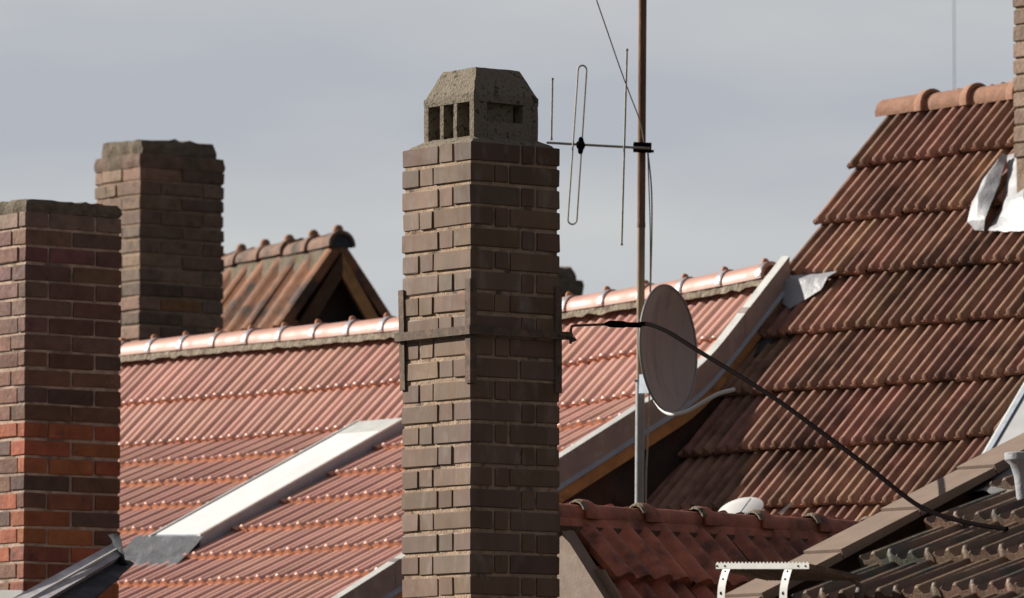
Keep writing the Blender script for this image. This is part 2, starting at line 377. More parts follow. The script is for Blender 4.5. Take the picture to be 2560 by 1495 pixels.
# iron strap, four angle irons
def W_(a, b, z): return C0+dl*a+dr*b+UP*z
def zpx(y): return (346-y)/661*K      # px in photo to local height
st = MB(); e = .016; th_ = .006; zs0, zs1 = zpx(847)+.0, zpx(812)
zs0, zs1 = -.745, -.712
st.obox(W_(-e-th_, -e-th_, zs0), dl*(WLc+2*e+2*th_), dr*th_, UP*(zs1-zs0))
st.obox(W_(-e-th_, -e, zs0+.001), dl*th_, dr*(WRc+2*e+.03), UP*(zs1-zs0-.002))
st.obox(W_(WLc+e, -e, zs0+.001), dl*th_, dr*(WRc+2*e), UP*(zs1-zs0-.002))
st.obox(W_(-e, WRc+e, zs0+.002), dl*(WLc+2*e), dr*th_, UP*(zs1-zs0-.004))
st.build('iron_strap', M['iron'], tC, smooth=False)
for (a, b, sa, sb, zt_, zb_) in ((0, 0, 1, 1, -.53, -.93), (WLc, 0, -1, 1, -.545, -.935), (0, WRc, 1, -1, -.54, -.95), (WLc, WRc, -1, -1, -.54, -.94)):
    an = MB(); w = .032; gp = .004+.003
    A = a-sa*gp; B = b-sb*gp
    tilt = dl*(.012 if a > 0 and b == 0 else 0)
    an.obox(W_(A, B, zb_), dl*sa*w, dr*sb*.0055, UP*(zt_-zb_)+tilt)
    an.obox(W_(A, B+sb*.0056, zb_), dl*sa*.0055, dr*sb*(w-.0056), UP*(zt_-zb_)+tilt)
    an.build('angle_iron', M['iron'], tC, smooth=False)

# rod + cable
hook = W_(-e-th_*.5, WRc+.045, (zs0+zs1)/2)
def dirs_(t): return Vector((-math.sin(R(t)), -math.cos(R(t)), 0))
cab_t = thing('overhead_cable', 'thick black cable drooping from the iron strap to the dark brown roof', 'cable', hook)
hk = MB()
Zk = hook.y
hk.tube([W_(-e, WRc-.02, -.729), hook, V(1408, 838, Zk), V(1416, 832, Zk)], .011, 8)
hk.tube([V(1404, 846, Zk), V(1405, 812, Zk), V(1407, 803, Zk), V(1416, 801, Zk), V(1495, 798, Zk-.05)], .0052, 8)
hk.build('hook_rod', M['iron'], cab_t)
ins = MB(); ip = [V(x, y, Zk-.05) for x, y in ((1488, 798.5), (1494, 797), (1500, 797), (1536, 798.5), (1542, 799), (1575, 800), (1580, 800))]
ins.tube(ip, [.006, .009, .0135, .0135, .010, .0105, .007], 12)
ins.build('insulator', M['black'], cab_t)
cpx = [(1574, 797), (1600, 799), (1640, 815), (1683, 841), (1724, 867), (1790, 907), (1850, 944), (1925, 993), (2000, 1048), (2075, 1103), (2150, 1160), (2215, 1212), (2262, 1245), (2320, 1270), (2390, 1288), (2440, 1297), (2478, 1302)]
cb = MB()
def smooth_pts(pts, n=5):
    o = []
    for i in range(len(pts)-1):
        p0, p1, p2, p3 = pts[max(i-1, 0)], pts[i], pts[i+1], pts[min(i+2, len(pts)-1)]
        for k in range(n):
            t = k/n; o.append(.5*((2*p1)+(-p0+p2)*t+(2*p0-5*p1+4*p2-p3)*t*t+(-p0+3*p1-3*p2+p3)*t**3))
    return o+[pts[-1]]
_F = dirs_(52)
Zend = hit(2478, 1302, V(2075, 1300, 21.2)-Vector((_F.x*.407, _F.y*.407, .9135))*.05, Vector((_F.x*.407, _F.y*.407, .9135))).y
cp3 = [V(x, y, Zk-.05+(Zend-.08-Zk+.05)*((x-1574)/904)**.45) for x, y in cpx]
cb.tube(smooth_pts(cp3), .0082, 8)
cb.build('cable', M['black'], cab_t)

# ---- left near chimney (A)
tA = thing('brick_chimney', 'leftmost brick chimney, cut by the photo edge, orange-red bricks low down', 'chimney', V(64, 1450, 29.5)-UP*9)
def colA(k, a, b):
    top = k < 8; r = random.random(); left = (b == 0)
    if k == 0: return (.20, .14, .11)
    if top:
        return tuple(x*random.uniform(.88, 1.1) for x in (.150, .082, .066))
    if r < .06*(k-8): return (.29, .095, .045) if r < .35 else (.20, .072, .045)
    if r < .85: return (.15, .075, .052)
    return (.11, .068, .055)
CA, dlA, drA = make_chimney(tA, 63, 520, 29.5, TH, .0842, .6, .555, ([.1, .44, .7], [.245, .73]), ([.2, .5, .8], [.49]), 24, 8, colA,
    (M['brick_old'], M['mortar_pale']), rough=.0026, core_in=.0075, joint=.014, flip=0)
sl_ = MB(); rough_slab(sl_, CA, dlA, drA, -.001, .601, -.001, .556, .000, .062, inset=.008, amp=.018, n=14, topamp=.014)
sl_.build('cement_cap', M['moss_conc'], tA)

# ---- second left chimney (D)
tD = thing('brick_chimney', 'dark mossy-topped brick chimney with stepped crown behind the red ridge', 'chimney', V(345, 900, 39)-UP*9)
def colD(k, a, b):
    r = random.random()
    if r < .04: return (.24, .11, .055)
    return random.choice([(.20, .135, .095), (.165, .115, .085), (.22, .14, .1), (.14, .10, .075)])
ZD = 39
CD, dlD, drD = make_chimney(tD, 344, 410, ZD, TH, .092, .50, .65, ([.4, .85], [.5]), ([.52, .75], [.25, .75]), 16, 8, colD, (M['brick_old'], M['mortar_dark']), rough=.004, core_in=.009, joint=.014)
crn = MB(); rough_slab(crn, CD, dlD, drD, -.006, .508, -.006, .658, .001, .090, inset=.004, amp=.014, n=12, topamp=.012)
crn.build('crown_course', M['crown'], tD)
cr2 = MB(); rough_slab(cr2, CD, dlD, drD, .018, .472, .018, .612, .088, .185, inset=.01, amp=.02, n=12, topamp=.022)
cr2.build('cement_cap', M['moss_conc'], tD)

# ---- small far chimney (F)
tF = thing('brick_chimney', 'small dark round-topped chimney peeking out behind the right side of the tall chimney', 'chimney', V(1390, 760, 44)-UP*9)
fo_ = MB()
CF = V(1330, 700, 44)
rough_slab(fo_, CF, dl, dr, 0, .35, 0, .36, -10, -.06, amp=.0, n=3, nz=1)
rough_slab(fo_, CF, dl, dr, -.02, .37, -.02, .38, -.06, .05, amp=.008, n=8, topamp=.01)
rough_slab(fo_, CF, dl, dr, .01, .34, .01, .34, .05, .14, inset=.02, amp=.012, n=8, topamp=.02)
fo_.build('stack', M['moss_conc'], tF)

# ------------------------------------------------------------------ house B : new red roof
def dirs(th): 
    return Vector((-math.cos(R(th)), math.sin(R(th)), 0)), Vector((-math.sin(R(th)), -math.cos(R(th)), 0))
dB, fB = dirs(TH)
nB = fB.copy()                                   # normal of the vertical plane through the ridge
R0 = V(295, 868, 37.6)
def on_ridge(x, y): return hit(x, y, R0, nB)
rp_ = [(-260, 905), (0, 888), (300, 862), (450, 847), (600, 833), (760, 820), (912, 806), (1060, 792), (1200, 777), (1320, 763), (1445, 746), (1600, 722), (1715, 704), (1800, 688), (1870, 674), (1918, 664)]
pts = [on_ridge(x, y) for x, y in rp_]
OB = pts[-1]; us_ = [(p-OB).dot(dB) for p in pts]
zs_ = [p.z for p in pts]
def interp(x, xs, ys):
    if x >= xs[0]: return ys[0]+(ys[1]-ys[0])*(x-xs[0])/(xs[1]-xs[0])
    for i in range(len(xs)-1):
        if xs[i+1] <= x <= xs[i]: return ys[i]+(ys[i+1]-ys[i])*(x-xs[i])/(xs[i+1]-xs[i])
    i = len(xs)-2
    return ys[i]+(ys[i+1]-ys[i])*(x-xs[i])/(xs[i+1]-xs[i])
def zr(u): return interp(u, us_, zs_)
def zrs(u): return (zr(u-.25)+zr(u)+zr(u+.25))/3
WK = .56
PT, PB_ = math.tan(R(46)), math.tan(R(24.5))
PBR = math.tan(R(28.2))
def pb_(u): t = max(0, min(1, u/4.5)); return PBR+(PB_-PBR)*t
def drop_(w, u=0.0):
    if w < 0: return PT*w
    return PT*w if w < WK else PT*WK+pb_(u)*(w-WK)
def surfB(u, w):
    p = OB+dB*u+fB*w; p.z = zrs(u)-.085-drop_(w, u)
    p.z += .012*noise.noise(Vector((u*.7, w*.9, 3)))
    return p
rowsB = [.04, .30, WK]
while rowsB[-1] < 4.6: rowsB.append(rowsB[-1]+.318)
UB = us_[0]
SKU = None
tB = thing('tiled_house', 'house with new glossy red tiled roof, skylight and zinc verge behind the tall chimney', 'house', Vector((OB.x, OB.y, 0)))
# skylight footprint: solve (u,w) of its corners
def solve_uw(x, y, off=.1):
    best = None
    u, w = 4.0, 1.0
    for _ in range(60):
        def f(u, w): 
            p = surfB(u, w)+UP*off; q = proj(p); return q[0]-x, q[1]-y
        a = f(u, w); e = .01
        b = f(u+e, w); c = f(u, w+e)
        j11, j21 = (b[0]-a[0])/e, (b[1]-a[1])/e; j12, j22 = (c[0]-a[0])/e, (c[1]-a[1])/e
        det = j11*j22-j12*j21
        du = (a[0]*j22-a[1]*j12)/det; dw = (j11*a[1]-j21*a[0])/det
        u -= max(-.5, min(.5, du)); w -= max(-.5, min(.5, dw))
    return u, w
skc = [solve_uw(x, y, .10) for x, y in ((800, 1066), (974, 1041), (500, 1314), (388, 1325))]
print('SKY', skc, 'UB', UB, 'Zright', OB.y)
su0, su1 = (skc[1][0]+skc[2][0])/2, (skc[0][0]+skc[3][0])/2
sw0, sw1 = (skc[0][1]+skc[1][1])/2, (skc[2][1]+skc[3][1])/2
sw0 -= .10; su0 -= .02
tb = MB()
TWB = .172
tile_roof(tb, surfB, .02, .02+TWB*math.ceil((UB-.02)/TWB), rowsB, TWB, prof_new, lift=.026, thick=.02, jit=.0025, ns=19, nk=1.3,
    skip=lambda u, w: su0-.02 < u < su1+.05 and sw0+.1 < w < sw1+.18)
tb.build('roof_tiles', [M['tile_new'], M['clay']], tB, ang=50)
dk = MB()
for (wa, wb) in ((0, WK), (WK, 4.6)):
    n_ = 24
    for i in range(n_):
        ua, ub = UB*i/n_, UB*(i+1)/n_
        dk.quad(surfB(ua, wa)-UP*.03, surfB(ub, wa)-UP*.03, surfB(ub, wb)-UP*.03, surfB(ua, wb)-UP*.03)
# far side of the roof
for i in range(24):
    ua, ub = UB*i/24, UB*(i+1)/24
    a = surfB(ua, 0)-UP*.03; b = surfB(ub, 0)-UP*.03
    dk.quad(a, b, b-fB*4.2-UP*3.4, a-fB*4.2-UP*3.4)
dk.build('roof_deck', M['dark'], tB, smooth=False)
# ridge tiles
LB = .335; nR = int(UB/LB)
rl = MB(); nn = 150
for sgn in (1, -1):
    a_ = []; b_ = []
    for i in range(nn+1):
        u = UB*i/nn; c = OB+dB*u; c.z = zrs(u)
        a_.append(c+fB*sgn*.07-UP*.03); b_.append(c+fB*sgn*(.088+.006*math.sin(i*2.7))-UP*(.082+.02*noise.noise(Vector((i*.9, 0, 0)))))
    rl.rings([a_, b_], closed=False)
M['ridge_roll'] = mat('ridge_roll', (.24, .205, .155), .9, .2, var=.35, vscale=25, col2=(.16, .12, .09), c2scale=18, c2lo=.5, c2hi=.6, bump=.02, bscale=40)
rl.build('ridge_roll', M['ridge_roll'], tB)
for i in range(nR+1):
    uA = .05+(i+1)*LB+.03; uB_ = .05+i*LB
    a = OB+dB*uA; a.z = zrs(uA)-.035; b = OB+dB*uB_; b.z = zrs(uB_)-.033
    c = MB(); ridge_cap(c, a, b, .079+rnd(.001), fB, collar=.003, cl=.04, taper=.004, span=95)
    o = c.build('ridge_tile', M['ridge_new'], tB)
    # clip + nib at the lower joint
    dn = (b-a).normalized(); q = MB(); j = b-dn*.045
    ridge_cap(q, j, j+dn*.034, .0795, fB, span=88, th=.004, rings=[(0, .088), (.034, .088)])
    cl_ = q.build('ridge_clip', M['zinc_blue'] if i % 3 else M['galv'], o)
    q = MB(); tp = b-dn*.065+UP*.080; q.tube([tp, tp+UP*.012, tp+UP*.022+dn*.006, tp+UP*.025+dn*.008], [.022, .020, .017, .010], 8)
    q.build('ridge_nib', M['clay'], o)
# verge at the right end
def sweepB(name, mats, prof, w0=-.03, w1=4.6, mi=None, n=92, wood=False, tz=0):
    mb = MB(); rr = []
    for i in range(n+1):
        w = w0+(w1-w0)*i/n
        # smooth kick
        d = drop_(w); 
        if abs(w-WK) < .16: 
            t = (w-WK+.16)/.32; d = PT*(WK-.16)+ (PT*t*(1-t/2)*.32+PBR*t*t/2*.32)
        base = OB+fB*w; base.z = zrs(0)-.085-d
        rr.append([base-dB*o_+UP*z_ for (o_, z_) in prof])
    k = len(prof); n0 = len(mb.v)
    for r in rr: mb.add(r)
    for i in range(len(rr)-1):
        for j in range(k):
            a = n0+i*k+j; b = n0+i*k+(j+1) % k
            mb.face((a, b, b+k, a+k), (mi[j] if mi else 0))
    mb.face(tuple(n0+j for j in range(k)), mi[0] if mi else 0); mb.face(tuple(n0+(len(rr)-1)*k+j for j in range(k)), 0)
    return mb.build(name, mats, tB, smooth=False)
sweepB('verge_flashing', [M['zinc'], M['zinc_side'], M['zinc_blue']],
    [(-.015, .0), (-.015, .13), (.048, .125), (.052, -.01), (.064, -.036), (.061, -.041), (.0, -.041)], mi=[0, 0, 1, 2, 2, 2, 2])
sweepB('fascia_board', [M['wood']], [(.0, -.042), (.045, -.042), (.045, -.115), (.0, -.115)], w0=-.02)
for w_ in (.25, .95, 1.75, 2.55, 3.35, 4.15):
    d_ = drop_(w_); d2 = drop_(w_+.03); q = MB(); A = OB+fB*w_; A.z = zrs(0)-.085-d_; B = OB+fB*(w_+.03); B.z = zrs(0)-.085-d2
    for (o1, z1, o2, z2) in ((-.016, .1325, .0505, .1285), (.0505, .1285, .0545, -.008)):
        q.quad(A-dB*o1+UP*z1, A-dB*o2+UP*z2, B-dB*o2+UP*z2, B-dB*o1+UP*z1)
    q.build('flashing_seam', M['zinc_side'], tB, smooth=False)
gw = MB(); pr = [(w, drop_(w)) for w in (0, .3, WK, 1.5, 3, 4.6)]
for i in range(len(pr)-1):
    a = OB+fB*pr[i][0]; a.z = zrs(0)-.2-pr[i][1]; b = OB+fB*pr[i+1][0]; b.z = zrs(0)-.2-pr[i+1][1]
    gw.quad(a, b, Vector((b.x, b.y, 0)), Vector((a.x, a.y, 0)))
a = OB.copy(); a.z = zrs(0)-.2; b = a-fB*4.2-UP*3.6
gw.quad(a, b, Vector((b.x, b.y, 0)), Vector((a.x, a.y, 0)))
pe = OB+fB*4.5+dB*0; q = OB+fB*4.5+dB*UB
gw.quad(Vector((pe.x, pe.y, zrs(0)-.3-drop_(4.5))), Vector((q.x, q.y, zrs(UB)-.3-drop_(4.5, UB))), Vector((q.x, q.y, 0)), Vector((pe.x, pe.y, 0)))
gw.build('wall', M['wall_dark'], tB, smooth=False)
# skylight
sky_p = MB()
def SB(u, w, h):
    A = surfB(u, sw0); B = surfB(u, sw1+.05); t = (w-sw0)/(sw1+.05-sw0); return A+(B-A)*t+UP*h
fr = MB()
H0, H1 = .0, .15
def ubox(mb, u0, u1, w0, w1, h0, h1, m=0):
    h0, h1 = (h*.75 if h > 0 else h for h in (h0, h1))
    mb.box8([SB(u0, w0, h0), SB(u0, w1, h0), SB(u1, w1, h0), SB(u1, w0, h0), SB(u0, w0, h1), SB(u0, w1, h1), SB(u1, w1, h1), SB(u1, w0, h1)], m)
ubox(fr, su0, su0+.035, sw0, sw1, -.05, .135, 1)
ubox(fr, su1-.018, su1, sw0, sw1, -.05, .135, 0)
ubox(fr, su0+.036, su1-.019, sw0, sw0+.16, -.05, .134, 0)
ubox(fr, su0+.036, su1-.019, sw1-.03, sw1, -.05, .128, 1)
ubox(fr, su0-.004, su0+.02, sw0-.01, sw1+.004, .136, .150, 0)
ubox(fr, su1-.014, su1+.004, sw0-.01, sw1+.004, .136, .142, 0)
skf = fr.build('skylight', [M['zinc'], M['zinc_blue']], tB, smooth=False)
pn = MB(); ubox(pn, su0+.0365, su1-.0185, sw0+.161, sw1-.031, .10, .131); pn.build('pane', M['pane_glare'], skf, smooth=False)
ap = MB(); NN = 14; MM = 9; rr = []
for i in range(MM+1):
    t = i/MM; row = []
    for j in range(NN+1):
        s = j/NN; u = su0-.03+(su1+.10-su0+.06)*s
        w = sw1+.002+.24*t; h = .08*(1-t)**1.6+.022+.008*noise.noise(Vector((u*9, t*4, 1)))*(.4+t)
        row.append(SB(u, w, h))
    rr.append(row)
ap.rings(rr, closed=False); ap.build('lead_apron', M['lead'], skf, ang=60)

# ------------------------------------------------------------------ house C : big weathered roof on the right
THC = 49
dC, fC = dirs(THC)
PC = 51; tC_ = math.tan(R(PC))
Q0 = V(1960, 700, 32.86)
nC = Vector((-fC.x*-1*math.sin(R(PC)), -fC.y*-1*math.sin(R(PC)), math.cos(R(PC)))); nC = Vector((fC.x*math.sin(R(PC)), fC.y*math.sin(R(PC)), math.cos(R(PC))))
OC = hit(2195, 282, Q0, nC)           # top-left corner of the tiled plane
def uwC(x, y): p = hit(x, y, Q0, nC); return (p-OC).dot(dC), (p-OC).dot(fC)
for q in ((2090, 430), (1995, 570), (1950, 695), (1940, 825), (2500, 398), (2520, 512), (2520, 785), (2440, 905), (1585, 1220)): print('C', q, uwC(*q))
wr_ = [uwC(2090, 432)[1], uwC(1995, 572)[1]]
stepC = uwC(1995, 572)[1]-uwC(2090, 432)[1]
print('stepC', stepC, 'OC', OC)
def surfC(u, w):
    p = OC+dC*u+fC*w; p.z = OC.z-tC_*w+.02*noise.noise(Vector((u*.5, w*.6, 9)))
    p.z -= .010*min(0, u)*0
    return p
rowsC = [0.0, uwC(2090, 432)[1]]
while rowsC[-1] < 3.6: rowsC.append(rowsC[-1]+stepC)
tCh = thing('tiled_house', 'tall house with steep weathered brown-red roof filling the right side', 'house', Vector((OC.x, OC.y, 0)))
TWC = .168
tcm = MB(); U1 = 0; U0 = -TWC*33
kc = uwC(2497, 560)
tile_roof(tcm, surfC, U0, .0, rowsC, TWC, prof_old, lift=.062, thick=.020, jit=.006, ns=27, front=0, over=.1, wave=.012, nose=.6)
tcm.build('roof_tiles', M['tile_old'], tCh, ang=50)
dk = MB(); dk.quad(surfC(0, 0)-UP*.05, surfC(U0, 0)-UP*.05, surfC(U0, 3.9)-UP*.05, surfC(0, 3.9)-UP*.05)
a = surfC(0, 0)-UP*.05; b = surfC(U0, 0)-UP*.05
dk.quad(a, b, b-fC*4-UP*4.8, a-fC*4-UP*4.8); dk.build('roof_deck', M['wood_dark'], tCh, smooth=False)
wl_ = MB(); off = -dC*.05
a = surfC(0, 0)+off-UP*.09; b = surfC(0, 3.8)+off-UP*.09; c = a-fC*4-UP*4.8
for p, q in ((a, b), (a, c)): wl_.quad(p, q, Vector((q.x, q.y, 0)), Vector((p.x, p.y, 0)))
b2 = b+dC*(U0+.1)
wl_.quad(b, b2, Vector((b2.x, b2.y, 0)), Vector((b.x, b.y, 0))); wl_.build('wall', M['wall_dark'], tCh, smooth=False)
# ridge C
LR = .345
for i in range(11):
    uA = .045-i*LR; uB_ = uA-LR-.03
    a = OC+dC*uA+UP*(.005); b = OC+dC*uB_+UP*(.012)
    c = MB(); Ln = (b-a).length
    ridge_cap(c, a, b, .088, fC, span=105, th=.016, rings=[(0, .085), (Ln-.075, .088), (Ln-.055, .104), (Ln-.006, .107), (Ln, .100)], flat=.95)
    c.build('ridge_tile', M['ridge_old'], tCh)
# chimney K as a part of the house
K0 = hit(2497, 585, Q0, nC)
kp = bpy.data.objects.new('chimney', None); COL.objects.link(kp); kp.parent = tCh; kp.location = K0-tCh.location; bpy.context.view_layer.update()
ckx = proj(K0)
# near corner is outside the frame to the right: far-left edge sits on x=2497
wlK = .55; Kn = K0-Vector((-math.cos(R(THC)), math.sin(R(THC)), 0))*wlK
def colK(k, a, b): t = random.uniform(.85, 1.1); return (.24*t, .165*t, .125*t)
kx, ky = proj(Kn+UP*2.4)
make_chimney(kp, kx, ky, Kn.y, THC, .087, wlK, .5, ([.3, .75], [.5]), ([.25, .5, .75], [.25, .75]), 23, 1.5, colK, (M['brick_old'], M['mortar_dark']), rough=.003, core_in=.009, joint=.013)
# white sheet flashing
def sheet(name, outline_rows, parent, m, lift, nrm, p0, th=.004, amp=.012, sub=6, seed=0):
    """outline_rows: rows of pixel points (same count) laid on plane (p0,nrm) raised by lift values"""
    g_ = []
    for row, lf in outline_rows:
        g_.append([hit(x, y, p0, nrm)+nrm*l for (x, y), l in zip(row, lf)])
    nr, nc = len(g_), len(g_[0]); fine = []
    for a in range((nr-1)*sub+1):
        i, t = min(a//sub, nr-2), 0; t = a/sub-i; r_ = []
        for b in range((nc-1)*sub+1):
            j = min(b//sub, nc-2); s = b/sub-j
            p = g_[i][j]*(1-t)*(1-s)+g_[i+1][j]*t*(1-s)+g_[i][j+1]*(1-t)*s+g_[i+1][j+1]*t*s
            r_.append(p+nrm*amp*noise.noise(p*9+Vector((seed, 0, 0)))+Vector((0, 0, amp*.7*noise.noise(p*14+Vector((0, seed, 3))))))
        fine.append(r_)
    mb = MB(); mb.rings(fine, closed=False); mb.rings([[p-nrm*th for p in r] for r in fine], closed=False)
    return mb.build(name, m, parent, ang=70)
sheet('white_flashing', [([(2496, 425), (2503, 424), (2510, 420)], [.13, .15, .12]),
    ([(2449, 482), (2475, 474), (2500, 466)], [.12, .16, .13]),
    ([(2424, 535), (2452, 530), (2480, 528)], [.12, .17, .13]),
    ([(2408, 578), (2432, 578), (2456, 576)], [.11, .13, .12]),
    ([(2420, 592), (2432, 594), (2442, 594)], [.08, .08, .08])], tCh, M['white_metal'], 0, nC, Q0, amp=.010)
sheet('white_flashing', [([(2504, 412), (2530, 405), (2560, 400)], [.10, .10, .10]),
    ([(2499, 490), (2530, 480), (2560, 480)], [.085, .12, .14]),
    ([(2486, 545), (2520, 540), (2560, 540)], [.085, .12, .15]),
    ([(2452, 592), (2500, 597), (2560, 597)], [.075, .08, .09])], tCh, M['white_metal'], 0, nC, Q0, amp=.014, seed=7)
sheet('white_flashing', [([(1926, 712), (1995, 708), (2084, 696)], [.11, .10, .09]),
    ([(1924, 730), (1985, 728), (2064, 712)], [.15, .13, .10]),
    ([(1926, 748), (1978, 755), (2044, 738)], [.10, .09, .09]),
    ([(1932, 764), (1962, 782), (2008, 757)], [.07, .07, .08])], tCh, M['white_metal'], 0, nC, Q0, amp=.006, seed=4)
sheet('dark_flashing', [([(1835, 800), (1880, 790), (1930, 790)], [.06, .05, .05]),
    ([(1800, 850), (1860, 850), (1935, 830)], [.05, .05, .05]),
    ([(1770, 900), (1840, 912), (1900, 870)], [.04, .05, .05])], tCh, M['lead'], 0, nC, Q0, amp=.006, seed=9)
# roof window on C (right edge)
wu0, ww0 = uwC(2520, 935); wu1, ww1 = uwC(2418, 1110)
rw = MB()
def SC_(u, w, h): p = OC+dC*u+fC*w; p.z = OC.z-tC_*w; return p+nC*h
def cbox(mb, u0, u1, w0, w1, h0, h1, m=0):
    mb.box8([SC_(u0, w0, h0), SC_(u0, w1, h0), SC_(u1, w1, h0), SC_(u1, w0, h0), SC_(u0, w0, h1), SC_(u0, w1, h1), SC_(u1, w1, h1), SC_(u1, w0, h1)], m)
_p = [hit(x, y, Q0+nC*.13, nC) for x, y in ((2520, 925), (2425, 1100))]; uL = sum((p-OC).dot(dC) for p in _p)/2
cbox(rw, uL-.035, uL, ww0-.1, ww1+.5, .0, .12)
cbox(rw, uL-.075, uL-.04, ww0-.08, ww1+.5, .0, .14, 1)
cbox(rw, uL-.75, uL-.0751, ww0-.08, ww0-.02, .0, .14, 1)
rwo = rw.build('roof_window', [M['zinc'], M['zinc_blue']], tCh, smooth=False)
pn = MB(); cbox(pn, uL-.75, uL-.076, ww0-.019, ww1+.5, .08, .13); pn.build('pane', M['glass_grey'], rwo, smooth=False)

# ------------------------------------------------------------------ gabled roof far behind (E)
THE = 62; dE, fE = dirs(THE); 
E0 = V(838, 592, 44)
tE = thing('gabled_dormer', 'old rust-brown tiled gable with mossy ridge between the chimneys, far behind', 'house', Vector((E0.x, E0.y, 0)))
slE = math.tan(R(57))
def surfE(u, w):
    p = E0+dE*u+fE*w; p.z = E0.z-.06-slE*w+.03*noise.noise(Vector((u, w, 2))); return p
em = MB(); tile_roof(em, surfE, .0, .27*14, [.0, .40, .75, 1.1, 1.45, 1.8], .27, prof_s, lift=.05, thick=.035, jit=.01, ns=14, front=0, nose=1)
em.build('roof_tiles', M['tile_rust'], tE, ang=60)
def surfE2(u, w):
    p = E0+dE*u-fE*w; p.z = E0.z-.06-slE*w; return p
em = MB(); tile_roof(em, surfE2, .0, .27*14, [.0, .40, .75, 1.1], .27, prof_s, lift=.05, thick=.035, jit=.01, ns=14, front=0, nose=1)
em.build('roof_tiles', M['tile_rust'], tE, ang=60)
dk = MB(); dk.quad(surfE(0, 0)-UP*.05, surfE(3.8, 0)-UP*.05, surfE(3.8, 1.8)-UP*.05, surfE(0, 1.8)-UP*.05)
dk.quad(surfE2(0, 0)-UP*.05, surfE2(3.8, 0)-UP*.05, surfE2(3.8, 1.8)-UP*.05, surfE2(0, 1.8)-UP*.05)
dk.build('roof_deck', M['wood_dark'], tE, smooth=False)
for (sgn, m_) in ((1, M['lead']), (-1, M['wood'])):
    bm_ = MB()
    for (w0, w1, hh, o_, mm) in ((0, 1.2, .13, .03, m_),):
        a = E0+fE*sgn*w0-UP*(slE*w0+.10)-dE*.005; b = E0+fE*sgn*w1-UP*(slE*w1+.10)-dE*.005
        bm_.obox(a, -dE*o_, -UP*.16, b-a)
    bm_.build('bargeboard', M['wood_dark'] if sgn == 1 else M['wood'], tE, smooth=False)
ge = MB(); a = E0-UP*.2+dE*.12; b = a+fE*1.5-UP*slE*1.5; c = a-fE*1.5-UP*slE*1.5
n0 = ge.add([a, b, c]); ge.face((n0, n0+1, n0+2))
ge.quad(b, c, Vector((c.x, c.y, 0)), Vector((b.x, b.y, 0))); 
b3 = b+dE*3.7; ge.quad(b, b3, Vector((b3.x, b3.y, 0)), Vector((b.x, b.y, 0)))
ge.build('gable_wall', M['wall_dark'], tE, smooth=False)
M['ridge_far'] = mat('ridge_far', (.19, .12, .09), .85, .2, var=.3, vscale=12, col2=(.06, .05, .04), c2scale=5, c2lo=.5, c2hi=.65, bump=.005, bscale=40)
for i in range(9):
    uA = .40*i-.02+.44; uB_ = .40*i-.03
    a = E0+dE*uA-UP*.035; b = E0+dE*uB_-UP*.03
    c = MB(); ridge_cap(c, a+UP*rnd(.01), b+UP*rnd(.01), .088, fE, collar=.010, cl=.07, taper=.01, span=95, th=.02)
    o = c.build('ridge_tile', M['ridge_far'], tE)
    q = MB(); tp = b-(b-a).normalized()*.07+UP*.10; q.tube([tp, tp+UP*.03, tp+UP*.045], [.04, .035, .02], 8); q.build('ridge_nib', M['ridge_old'], o)
    if i == 0:
        q = MB(); n_ = 14; cen = b+dE*.02; ring = [cen+fE*math.sin(R(-100+200*j/n_))*.095+UP*math.cos(R(-100+200*j/n_))*.095 for j in range(n_+1)]
        n0 = q.add(ring); q.face(tuple(range(n0, n0+len(ring)))); q.build('end_disc', M['lead'], o, smooth=False)
mo = MB(); a_ = []; b_ = []
for i in range(60):
    u = .05+i*.06; c = E0+dE*u; a_.append(c+fE*.075-UP*.05); b_.append(c+fE*.125-UP*(.19+.03*noise.noise(Vector((i*.7, 1, 1)))))
mo.rings([a_, b_], closed=False); mo.build('ridge_mortar', M['moss_conc'], tE)

# ------------------------------------------------------------------ house H : low red ridge, falls to the right
tH_ = 42; rH = Vector((math.cos(R(tH_)), math.sin(R(tH_)), 0)); fH = Vector((math.sin(R(tH_)), -math.cos(R(tH_)), 0)); PH = math.tan(R(48))
H0_ = V(1372, 1262, 25.2)
tHh = thing('tiled_house', 'low dark red tiled roof with mortared ridge and slate verge right of the tall chimney', 'house', Vector((H0_.x, H0_.y, 0)))
def surfH(u, w):
    p = H0_+rH*u+fH*w; p.z = H0_.z-.035-.03*u*0-PH*w+.01*noise.noise(Vector((u, w, 4))); return p
slopeH = (hit(2040, 1300, H0_, fH)-H0_); slz = slopeH.z/slopeH.dot(rH); print('H slope z', slz)
_s = surfH
def surfH(u, w): p = _s(u, w); p.z += slz*u; return p
hm_ = MB(); tile_roof(hm_, surfH, .06, .06+.215*12, [.02, .25, .48, .71, .94, 1.17, 1.4], .215, prof_wave, lift=.05, thick=.04, jit=.006, ns=18, front=0, nose=.9)
hm_.build('roof_tiles', M['tile_red'], tHh, ang=50)
dk = MB(); dk.quad(surfH(0, 0)-UP*.03, surfH(2.6, 0)-UP*.03, surfH(2.6, 1.3)-UP*.03, surfH(0, 1.3)-UP*.03)
a = surfH(0, 0)-UP*.03; b = surfH(2.6, 0)-UP*.03; dk.quad(a, b, b-fH*1.5-UP*1.6, a-fH*1.5-UP*1.6)
dk.build('roof_deck', M['dark'], tHh, smooth=False)
LH = .335
